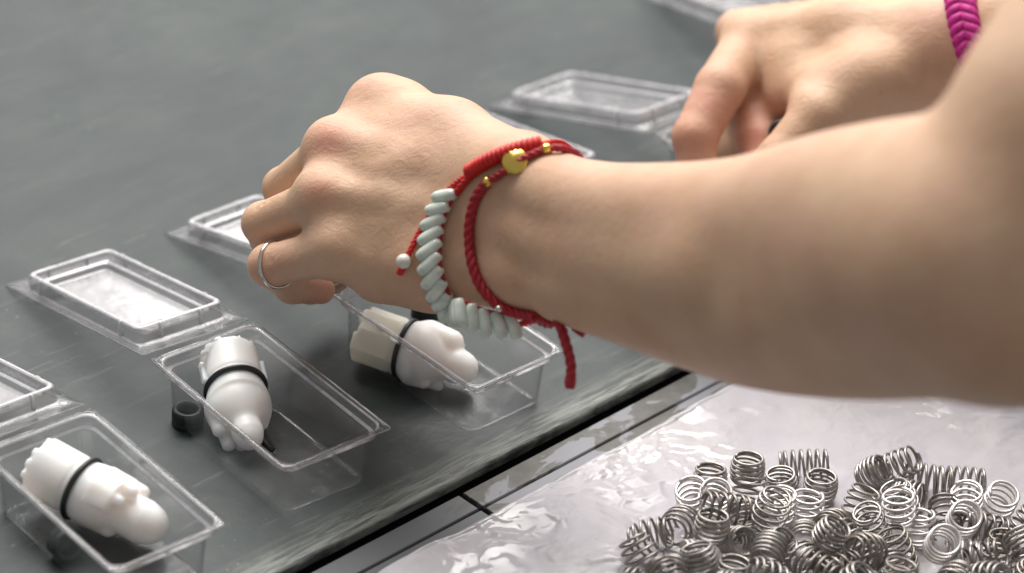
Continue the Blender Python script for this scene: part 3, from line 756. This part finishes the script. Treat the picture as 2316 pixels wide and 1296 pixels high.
def arm_right():
    A = at(1540, 260, 122); B = at(2500, 60, 116)
    ax = B - A; ax /= np.linalg.norm(ax)
    up = np.array([0, 0, 1.0]); up -= ax * (up @ ax); up /= np.linalg.norm(up); sd = np.cross(up, ax)
    rot = np.stack([ax, sd, up])
    lo, hi = (-4.0, -7, -7), (27, 7, 7)
    q = at
    s = Sdf(lo, hi, .11, rot, A)
    s.chain([(q(2120, 85, 119.5), 1.7), (q(2300, 70, 118), 2.1), (q(2520, 60, 116.5), 2.7)], .8)
    s.chain([(q(2120, 130, 119.5), 1.65), (q(2300, 130, 118), 2.1), (q(2520, 130, 116.5), 2.7)], .8)
    s.chain([(q(2120, 90, 119.5), 1.65), (q(1900, 80, 121.5), 1.55), (q(1700, 88, 123.2), 1.18)], .8)
    s.chain([(q(2120, 70, 121), 1.6), (q(1900, 62, 123.5), 1.4), (q(1672, 75, 126), 1.12)], .8)
    s.chain([(q(2120, 70, 122.5), 1.5), (q(1900, 70, 125.5), 1.3), (q(1690, 95, 128), 1.05)], .8)
    s.chain([(q(2120, 80, 123.5), 1.4), (q(1900, 90, 127.5), 1.2), (q(1720, 110, 130), 1.0)], .8)
    s.chain([(q(2080, 150, 119.5), 1.6), (q(1950, 190, 119.0), 1.6), (q(1850, 245, 118.5), 1.3)], 1.0)
    s.ball(q(1690, 84, 122.8), 1.05, .6)
    s.chain([(q(1700, 230, 125.5), 1.5), (q(1690, 330, 123.8), 1.4), (q(1740, 330, 122.6), 1.2)], .8)
    s.chain([(q(1950, 150, 120.4), 1.5), (q(1800, 160, 121.6), 1.3), (q(1730, 150, 122.4), 1.1)], .9)
    s.chain([(q(1860, 205, 119.6), 1.25), (q(1785, 215, 121.0), 1.1)], .8)
    f = Sdf(lo, hi, .11, rot, A)
    for ch in ([((1700, 88, 123.2), 1.14), ((1628, 200, 120.4), 1.10), ((1572, 310, 119.4), .98), ((1580, 400, 119.2), .80)],
               [((1690, 100, 125), 1.12), ((1692, 240, 122.4), 1.12), ((1716, 320, 121.0), 1.02), ((1720, 390, 120.2), .85)],
               [((1690, 95, 128), 1.0), ((1610, 230, 127.4), .92), ((1590, 345, 126), .78), ((1640, 420, 124.6), .64)],
               [((1720, 110, 130), .95), ((1650, 230, 130), .82), ((1640, 330, 129), .7), ((1680, 390, 128), .6)]):
        g = Sdf(lo, hi, .11, rot, A); g.chain([(q(*p), r) for p, r in ch], .22)
        h = np.maximum(.1 - np.abs(f.D - g.D), 0) / .1
        f.D = np.minimum(f.D, g.D) - h * h * .025
    h = np.maximum(.5 - np.abs(s.D - f.D), 0) / .5
    s.D = np.minimum(s.D, f.D) - h * h * .5 * .25
    g = Sdf(lo, hi, .11, rot, A)
    g.chain([(q(2080, 190, 119.4), 1.45), (q(1930, 225, 118.8), 1.42), (q(1850, 262, 118.0), 1.15), (q(1765, 360, 117.6), .98), (q(1690, 430, 118.0), .80)], .3)
    h = np.maximum(.35 - np.abs(s.D - g.D), 0) / .35
    s.D = np.minimum(s.D, g.D) - h * h * .35 * .25
    return s.mesh()
def flush_shade_attr(me, V, spots):
    f = np.zeros(len(V), np.float32)
    for (p, r, w) in spots:
        f = np.maximum(f, w * np.exp(-((np.linalg.norm(V - p, axis=1) / r) ** 2)))
    a = me.attributes.new('flush_shade', 'FLOAT', 'POINT'); a.data.foreach_set('value', f.astype(np.float32))
person = thing('person', 'worker reaching in from the right with bare arms and bracelets, packing clear clamshells', 'person', at(2300, 590, 83) * np.array([1, 1, 0]))
PB = np.asarray(person.location) / S
LV, LF = arm_left(); RV, RF = arm_right()
la = mk('arm', LV, LF, M_SKIN, person, PB); la['label'] = 'near left arm, hand bent down over the packs, ring and red bracelets'
flush_shade_attr(la.data, LV, [(at(738, 312, 108), .8, .75), (at(716, 430, 106.6), .7, .7), (at(565, 520, 110.5), .9, .35), (at(585, 600, 109), .9, .35),
                         (at(700, 668, 112.8), 1.1, .9), (at(850, 200, 110), 1.2, .25), (at(1100, 600, 103), 2.0, .15)])
ra = mk('arm', RV, RF, M_SKIN, person, PB); ra['label'] = 'far right arm with fingers curled down, pink bracelet at the wrist'
flush_shade_attr(ra.data, RV, [(at(1600, 240, 119.6), 1.8, .8), (at(1560, 330, 119), 1.6, .95), (at(1700, 300, 120), 1.8, 1.0), (at(1690, 85, 122), 1.0, .3)])  # knuckle redness, plus the shade on the curled fingers painted as red
LT = BVHTree.FromPolygons([Vector(v) for v in LV], [tuple(f) for f in LF.tolist()])
RT = BVHTree.FromPolygons([Vector(v) for v in RV], [tuple(f) for f in RF.tolist()])

# ------------------------------------------------------------------ bracelets
def on_skin(tree, px, py, off):
    d = at(px, py, 1) - CO; d /= np.linalg.norm(d)
    h = tree.ray_cast(Vector(CO), Vector(d))
    if h[0] is None: return None, None
    n = np.array(h[1]); 
    if n @ d > 0: n = -n
    return np.array(h[0]) + n * off, n
def loop_path(tree, pix, off, A0, A1, nhid=9, slack=0.0):
    """closed path round the wrist through the seen pixels, the unseen side laid on the skin"""
    ax = A1 - A0; ax /= np.linalg.norm(ax)
    P = []
    for p in pix:
        v, _ = on_skin(tree, p[0], p[1], off)
        if v is None:                       # just off the silhouette: hangs clear of the skin
            v = at(p[0], p[1], p[2] if len(p) > 2 else 103.0)
        P.append(v)
    P = np.array(P)
    e1 = (CO - A0); e1 -= ax * (e1 @ ax); e1 /= np.linalg.norm(e1); e2 = np.cross(ax, e1)
    def ang(v): w = v - A0; return math.atan2(w @ e2, w @ e1), w @ ax
    a1, s1 = ang(P[-1]); a0, s0 = ang(P[0])
    # of the two ways back to the start take the one round the far side (through angle pi)
    d = min(((a0 - a1) % (2 * math.pi), (a0 - a1) % (2 * math.pi) - 2 * math.pi),
            key=lambda d_: abs(abs((a1 + d_ / 2 + math.pi) % (2 * math.pi) - math.pi) - math.pi))
    H = []
    for k in range(1, nhid + 1):
        t = k / (nhid + 1); a = a1 + d * t; ss = s1 + (s0 - s1) * t
        dr = math.cos(a) * e1 + math.sin(a) * e2; c = A0 + ax * ss
        h = tree.ray_cast(Vector(c + dr * 9), Vector(-dr))
        if h[0] is not None: H.append(np.array(h[0]) + dr * (off + slack * math.sin(math.pi * t)))
    return P, np.array(H)
WA0, WA1 = at(1120, 500, 104.6), at(1320, 550, 101.8)
def obj_frame(o, X, Y, Z, loc):
    o.matrix_world = Matrix(((X[0], Y[0], Z[0], loc[0] * S), (X[1], Y[1], Z[1], loc[1] * S), (X[2], Y[2], Z[2], loc[2] * S), (0, 0, 0, 1)))
def part_at(name, me, parent, base, X, Y, Z, loc):
    o = bpy.data.objects.new(name, me); link(o, parent)
    l = np.asarray(loc) - base
    o.matrix_local = Matrix(((X[0], Y[0], Z[0], l[0] * S), (X[1], Y[1], Z[1], l[1] * S), (X[2], Y[2], Z[2], l[2] * S), (0, 0, 0, 1)))
    return o
def rope(P, r, twist=0.5, closed=False):
    """cord with a laid, slightly ribbed surface"""
    Q = resample(P, .05); T = np.gradient(Q, axis=0); T /= np.linalg.norm(T, axis=1)[:, None] + 1e-12
    n = np.cross(T[0], [0.31, 0.2, 0.93]); n /= np.linalg.norm(n); off = []
    for i in range(len(Q)):
        n = n - T[i] * (n @ T[i]); n /= np.linalg.norm(n) + 1e-12; off.append((n, np.cross(T[i], n)))
    parts = []
    for j in range(3):
        W_ = []
        for i in range(len(Q)):
            a = 2 * math.pi * (i * .05 / (r * 5.2) + j / 3); u, v = off[i]
            W_.append(Q[i] + r * .46 * (math.cos(a) * u + math.sin(a) * v))
        parts.append(tube(W_, r * .62, 7))
    return join(*parts)
def jade():
    beadpx = [(1016, 446), (1000, 475), (988, 507), (980, 540), (976, 574), (978, 607), (987, 640), (1000, 668), (1020, 692), (1044, 708, 103.4), (1073, 722, 103.5), (1101, 731, 103.5), (1130, 736, 103.5), (1160, 737, 103.6)]
    P, H = loop_path(LT, beadpx, .26, WA0, WA1)
    base = P[5].copy(); base[2] = 0
    base = WA0.copy()
    t = thing('jade_bracelet', 'pale green jade bead bracelet with a bright red braided knot on the near wrist', 'bracelet', base)
    path = catmull(P, 12)
    beads = resample(path, .01); 
    s = np.r_[0, np.cumsum(np.linalg.norm(np.diff(beads, axis=0), axis=1))]
    nb = 18
    prof = [(0.0, -.56), (.14, -.55), (.21, -.47), (.25, -.28), (.258, 0), (.25, .28), (.21, .47), (.14, .55), (0.0, .56)]
    V, Fc = lathe(prof, 14); bm_ = mesh_data('bead', V, Fc, M_JADE)
    ends = []
    for k in range(nb):
        i = min(int(np.searchsorted(s, s[-1] * k / (nb - 1))), len(beads) - 1)
        p = beads[i]; tg = beads[min(i + 20, len(beads) - 1)] - beads[max(i - 20, 0)]; tg /= np.linalg.norm(tg)
        h = LT.find_nearest(Vector(p)); n = p - np.array(h[0]); n /= np.linalg.norm(n)
        n -= tg * (n @ tg); n /= np.linalg.norm(n)
        w = np.cross(n, tg); w /= np.linalg.norm(w)
        if w @ CR < 0: w = -w
        if k >= 9:                          # the low side of the loop hangs edge-on
            f = min(1, (k - 8) / 3); u2 = CU - tg * (CU @ tg); u2 /= np.linalg.norm(u2)
            w = w * (1 - f) + u2 * f; w -= tg * (w @ tg); w /= np.linalg.norm(w)
            n = np.cross(tg, w)
            if n @ (CO - p) < 0: n = -n
        # beads lean: the outer end trails up the loop
        lean = .72 if k < 10 else .45
        z = w - lean * tg; z /= np.linalg.norm(z)
        x = np.cross(z, n); x /= np.linalg.norm(x); y = np.cross(z, x)
        part_at('bead', bm_, t, base, x, y, z, p + n * .03)
        ends.append(p + z * .50 + n * .02)
    V, Fc = rope(catmull(ends, 6), .085); mk('cord', V, Fc, M_DRED, t, base)
    # the unseen side of the loop
    _, H = loop_path(LT, [(1226, 340)] + beadpx[1:], .2, WA0, WA1)
    back = np.vstack([[P[-1]], H, [on_skin(LT, 1226, 338, .2)[0]]])
    V, Fc = rope(catmull(back, 8), .12); mk('cord', V, Fc, M_RED, t, base)
    # braided knot
    kp = [on_skin(LT, *q, .24)[0] for q in ((1226, 338), (1190, 344), (1150, 354), (1110, 370), (1072, 392))]
    K = resample(catmull(kp, 10), .03); n = len(K)
    rr = .25 + .06 * np.abs(np.sin(np.arange(n) * .03 / .19 * math.pi / 1.0))
    V, Fc = tube(K, rr, 12); mk('braided_knot', V, Fc, M_RED, t, base)
    c1 = [on_skin(LT, *q, .17)[0] for q in ((1075, 392), (1045, 412), (1012, 440), (985, 475), (958, 520), (936, 562), (926, 582))]
    V, Fc = rope(catmull(c1, 8), .115); mk('tie_cord', V, Fc, M_RED, t, base)
    c2 = [on_skin(LT, *q, .15)[0] for q in ((1072, 398), (1052, 420), (1036, 440))]
    V, Fc = rope(catmull(c2, 8), .15); mk('cord', V, Fc, M_RED, t, base)
    wb = on_skin(LT, 921, 592, .26)[0]
    V, Fc = lathe([(0, -.29), (.15, -.26), (.27, -.13), (.30, 0), (.27, .13), (.15, .26), (0, .29)], 18)
    dz = c1[-1] - wb; dz /= np.linalg.norm(dz); nn = np.cross(dz, [.3, .1, 1]); nn /= np.linalg.norm(nn)
    part_at('end_bead', mesh_data('end_bead', V, Fc, M_WBEAD), t, base, nn, np.cross(dz, nn), dz, wb)
    kt = [on_skin(LT, *q, .15)[0] for q in ((914, 606), (908, 618))]
    V, Fc = tube(resample(kt, .05), .14, 8); mk('end_knot', V, Fc, M_RED, t, base)
    # small silver clasp at the low side
    cp = at(1128, 698, 102.6)
    V, Fc = lathe([(0, -.12), (.1, -.1), (.15, 0), (.1, .1), (0, .12)], 12)
    part_at('clasp_bead', mesh_data('clasp_bead', V, Fc, M_SILVER), t, base, np.array([1., 0, 0]), np.array([0, 1., 0]), np.array([0, 0, 1.]), cp)
jade()
def cord_bracelet():
    pix = [(1304, 349), (1270, 346), (1237, 346), (1200, 360), (1166, 378), (1134, 398), (1110, 412), (1088, 440), (1074, 480), (1069, 520), (1070, 560), (1077, 600), (1090, 635), (1110, 663), (1140, 688), (1178, 701), (1214, 708, 102.9)]
    P, H = loop_path(LT, pix, .17, WA0, WA1, 9)
    base = WA1.copy()
    t = thing('cord_bracelet', 'dark red cord bracelet with gold beads and a hanging tail, higher on the near wrist', 'bracelet', base)
    V, Fc = rope(catmull(P[:7], 8), .145); mk('cord', V, Fc, M_DRED, t, base)
    V, Fc = rope(catmull(P[6:], 8), .20); mk('cord', V, Fc, M_DRED, t, base)
    V, Fc = rope(catmull(np.vstack([[P[-1]], H, [P[0]]]), 8), .19); mk('cord', V, Fc, M_DRED, t, base)
    prof = [(.10, -.17), (.17, -.15), (.20, -.05), (.20, .05), (.17, .15), (.10, .17)]
    V, Fc = lathe(prof, 16); gm = mesh_data('gold_bead', V, Fc, M_GOLD)
    for i in (2, 6):
        dz = P[i + 1] - P[i - 1]; dz /= np.linalg.norm(dz); x = np.cross(dz, [0, 0, 1]); x /= np.linalg.norm(x)
        part_at('gold_bead', gm, t, base, x, np.cross(dz, x), dz, P[i])
    # round gold charm threaded by the cord
    c = on_skin(LT, 1170, 370, .12)[0]; n = on_skin(LT, 1170, 370, .12)[1]
    n = n + .9 * (CO - c) / np.linalg.norm(CO - c); n /= np.linalg.norm(n)
    dz = P[5] - P[3]; dz -= n * (dz @ n); dz /= np.linalg.norm(dz); y = np.cross(n, dz)
    prof = [(0, -.13), (.28, -.12), (.44, -.06), (.49, 0), (.44, .06), (.30, .10), (.26, .13), (0, .14)]
    V, Fc = lathe(prof, 26); V = [(a * 1.05, b_ * 1.12, z) for a, b_, z in V]
    part_at('gold_charm', mesh_data('gold_charm', V, Fc, M_GOLD), t, base, dz, y, n, c + n * .10)
    # hanging tail with its knot, and a second short end
    tail = [at(1262, 722, 101.6), at(1272, 750, 101.2), at(1284, 790, 101), at(1292, 830, 101), at(1290, 860, 101)]
    V, Fc = rope(catmull(tail, 8), .19); mk('tail', V, Fc, M_DRED, t, base)
    V, Fc = tube(resample([at(1291, 846, 101), at(1289, 880, 101)], .05), [.17, .19, .20, .21, .22, .22, .22, .22, .21, .20, .18, .15, .1][:len(resample([at(1291, 846, 101), at(1289, 880, 101)], .05))], 10)
    mk('tail_knot', V, Fc, M_DRED, t, base)
    e = [at(1300, 742, 101.9), at(1312, 750, 101.5), at(1322, 757, 101.4)]
    V, Fc = tube(resample(catmull(e, 5), .05), .15, 8); mk('tail_knot', V, Fc, M_DRED, t, base)
cord_bracelet()
def pink():
    A0, A1 = at(2120, 105, 119.8), at(2300, 95, 118.2)
    ax = A1 - A0; ax /= np.linalg.norm(ax)
    c = at(2232, 95, 119.0)
    e1 = CO - c; e1 -= ax * (e1 @ ax); e1 /= np.linalg.norm(e1); e2 = np.cross(ax, e1)
    base = c
    t = thing('braided_bracelet', 'magenta braided cord bracelet on the far wrist, partly hidden by the near arm', 'bracelet', base)
    n = 260; ring = []; rad = []
    for k in range(n):
        a = 2 * math.pi * k / n; dr = math.cos(a) * e1 + math.sin(a) * e2
        h = RT.ray_cast(Vector(c + dr * 9), Vector(-dr))
        ring.append((np.array(h[0]) if h[0] else c + dr * 2.2, dr))
    for j in range(4):
        P = []
        for k, (p, dr) in enumerate(ring):
            ph = 2 * math.pi * (k / n * 11 + j / 4); tl = ax * (-.30 * ((p - c) @ CU))
            P.append(p + tl + dr * (.22 + .13 * math.sin(2 * ph)) + ax * .46 * math.sin(ph))
        V, Fc = tube(P, .26, 8, True); mk('strand', V, Fc, M_PINK, t, base)
pink()
def finger_ring():
    a, b_ = at(772, 566, 107.5), at(612, 602, 109.6)
    ax = b_ - a; ax /= np.linalg.norm(ax); c = a + (b_ - a) * .93
    tilt = ax + .12 * CU; tilt /= np.linalg.norm(tilt)
    e1 = CO - c; e1 -= tilt * (e1 @ tilt); e1 /= np.linalg.norm(e1); e2 = np.cross(tilt, e1)
    P = []
    for k in range(48):
        t = 2 * math.pi * k / 48; dr = math.cos(t) * e1 + math.sin(t) * e2
        h = LT.ray_cast(Vector(c), Vector(dr))
        d = min((np.array(h[0]) - c) @ dr, 1.02) if h[0] else .9
        P.append(d)
    P = np.array(P); 
    for _ in range(4): P = (np.roll(P, 1) + P + np.roll(P, -1)) / 3
    pts = [c + (math.cos(2 * math.pi * k / 48) * e1 + math.sin(2 * math.pi * k / 48) * e2) * (P[k] + .03) for k in range(48)]
    V, Fc = [], []
    w, th = .085, .05
    for k in range(48):
        dr = math.cos(2 * math.pi * k / 48) * e1 + math.sin(2 * math.pi * k / 48) * e2
        for (x, y) in ((-w, -th), (-w, th * .4), (-w * .7, th), (0, th * 1.2), (w * .7, th), (w, th * .4), (w, -th)):
            V.append(pts[k] + tilt * x + dr * y)
    for k in range(48):
        for j in range(7):
            l = (j + 1) % 7; kk = (k + 1) % 48
            Fc.append((k * 7 + j, k * 7 + l, kk * 7 + l, kk * 7 + j))
    tag(mk('finger_ring', V, Fc, M_SILVER, None, c), 'plain silver ring on the bent little finger of the near hand', 'ring')
finger_ring()

# ------------------------------------------------------------------ springs
def spring_mesh(R0, L, turns, wire, m_, taper=0.0):
    R0 *= .86; L *= .86; wire *= .92
    n = int(turns * 22); P = []
    for i in range(n + 1):
        t = i / n; a = 2 * math.pi * turns * t
        e = 0.5 - 0.5 * math.cos(math.pi * min(1, max(0, (t * turns - .6) / (turns - 1.2))))     # closed end coils
        z = L * ((t * turns - .6) / (turns - 1.2) if .6 < t * turns < turns - .6 else (0 if t < .5 else 1)) + wire * 1.4 * (t - .5)
        rr = R0 * (1 - taper * (abs(t - .5) * 2) ** 2)
        P.append((rr * math.cos(a), rr * math.sin(a), z - L / 2))
    V, Fc = tube(P, wire * 1.12, 6); return mesh_data('coil_spring', V, Fc, m_)
M_STEEL3 = plain('brown_steel', (0.31, 0.285, 0.262), 0.45, 1.0, var=0.35, scale=300)
SPR = [spring_mesh(.78, 1.6, 5.5, .058, M_STEEL, .28), spring_mesh(.74, 1.05, 6, .066, M_STEEL, .2), spring_mesh(.68, 2.1, 7, .06, M_STEEL, .12), spring_mesh(.72, 1.2, 4.5, .064, M_STEEL2, .08),
       spring_mesh(.76, 1.5, 5.5, .062, M_STEEL3, .3), spring_mesh(.72, 1.8, 5.5, .06, M_STEEL3, .1)]
HALF = [.7, .56, 1.02, .55]
def axis_quat(d): return Vector(d).to_track_quat('Z', 'Y').to_euler()
SG = 'coil springs piled on the plastic bag'
placed = []
def add_spring(p, d, kind, label):
    o = bpy.data.objects.new('coil_spring', SPR[kind]); link(o)
    o.location = tuple(np.asarray(p) * S); o.rotation_euler = axis_quat(d)
    o['label'] = label; o['category'] = 'spring'; o['group'] = SG
    placed.append(np.asarray(p))
    return o
def spring_px(px, py, h, dpx, kind, label):
    """px, py: its middle in the photograph; h: height of the middle above the bag; dpx: (right, up, toward camera) axis"""
    p = ground(px, py, h - .15); p[2] = bag_z(p[0], p[1]) + h
    d = dpx[0] * CR + dpx[1] * CU - dpx[2] * CF
    return add_spring(p, d, kind, label)
named = [
    (1605, 1090, .7, (.1, 1, .35), 1, 'open coil spring standing at the upper left end of the pile'),
    (1565, 1135, .65, (-.2, .8, .9), 3, 'pale coil spring end facing out at the left of the pile'),
    (1615, 1135, 1.0, (.1, .7, 1), 3, 'second pale coil end, overlapping the leftmost one'),
    (1690, 1065, 1.5, (.1, 1, .45), 1, 'coil spring standing on another behind the left of the pile'),
    (1695, 1120, .75, (.15, 1, .2), 0, 'dark upright coil spring under the topmost left one'),
    (1818, 1055, .72, (1, .05, .1), 2, 'coil spring lying crosswise, alone at the top middle of the pile'),
    (1765, 1100, .6, (-.1, .9, .5), 1, 'flat-lying coil just below the crosswise spring, left one'),
    (1855, 1105, .6, (.1, .9, .5), 1, 'flat-lying coil just below the crosswise spring, right one'),
    (1765, 1150, .7, (-.05, .9, .6), 3, 'pale coil mouth in the middle left of the pile'),
    (1825, 1155, .7, (.05, .95, .5), 3, 'pale coil mouth right of the middle, beside its twin'),
    (1975, 1075, .8, (.75, .5, .7), 1, 'tight dark coil at the top right of centre'),
    (2022, 1060, .9, (.8, .4, .6), 2, 'stretched coil leaning behind the tight dark one'),
    (2095, 1085, .7, (1, -.12, .1), 2, 'stretched coil lying to the right at the back of the pile'),
    (2170, 1095, .7, (1, -.05, .05), 2, 'stretched coil at the far right back, coils wide apart'),
    (1945, 1150, .8, (.3, 1, .3), 0, 'upright coil on the right bank of the bare notch in the pile'),
    (2035, 1140, 1.0, (-.45, .9, .5), 0, 'coil leaning left near the right centre of the pile'),
    (2130, 1235, 1.5, (.1, .45, 1), 3, 'pale open coil facing the camera at the lower right of the pile'),
    (2178, 1180, 1.4, (.1, .5, 1), 3, 'pale open coil above the camera-facing one'),
    (2185, 1140, .9, (-.1, .8, .7), 3, 'pale coil ring at the right, third from the edge'),
    (2260, 1140, .9, (.2, .7, .8), 3, 'pale coil ring close to the right edge of the picture'),
    (1470, 1225, .6, (.9, .25, .3), 0, 'dark coil lying at the far left foot of the pile'),
]
for a in named: spring_px(*a)
def inside(px, py):
    top = np.interp(px, [1440, 1490, 1550, 1600, 1700, 1870, 1890, 1915, 1940, 2060, 2220, 2330, 2420], [1262, 1205, 1120, 1085, 1062, 1085, 1150, 1160, 1100, 1085, 1110, 1125, 1140])
    return py > top + 34
tries = 0; extra = 0
while tries < 9000 and extra < 150:
    tries += 1
    px = RNG.uniform(1440, 2420); py = RNG.uniform(1090, 1440)
    if not inside(px, py): continue
    lay = 0 if tries < 5500 else 1
    if lay == 1 and not inside(px, py - 78): continue
    if lay == 2 and (py < 1200 or not inside(px, py - 80)): continue
    g = ground(px, py, 0); g[2] = bag_z(g[0], g[1]) + .52 + lay * .85 + RNG.uniform(-.05, .12)
    if placed:
        d = np.linalg.norm(np.array(placed) - g, axis=1).min()
        if d < 1.26: continue
    th = RNG.uniform(0, 2 * math.pi); el = RNG.choice([0.0, 0.2, 1.1, 1.4, .65, .4])
    dv = np.array([math.cos(th) * math.cos(el), math.sin(th) * math.cos(el), math.sin(el)])
    kind = int(RNG.choice([0, 1, 2, 3, 4, 5], p=[.26, .2, .09, .16, .17, .12]))
    zone = ('at the left foot of the pile' if px < 1600 else 'in the middle of the pile' if px < 1900 else 'right of the middle of the pile' if px < 2150 else 'at the right edge of the pile')
    zone = ('in front ' if py > 1235 else 'midway ' if py > 1165 else 'far back ') + zone
    add_spring(g, dv, kind, ('pale' if kind == 3 else 'brownish' if kind > 3 else 'dark') + ' coil spring ' + ('upright ' if el > 1 else 'aslant ' if el > .5 else 'lying ') + zone); extra += 1
print('springs', len(placed))
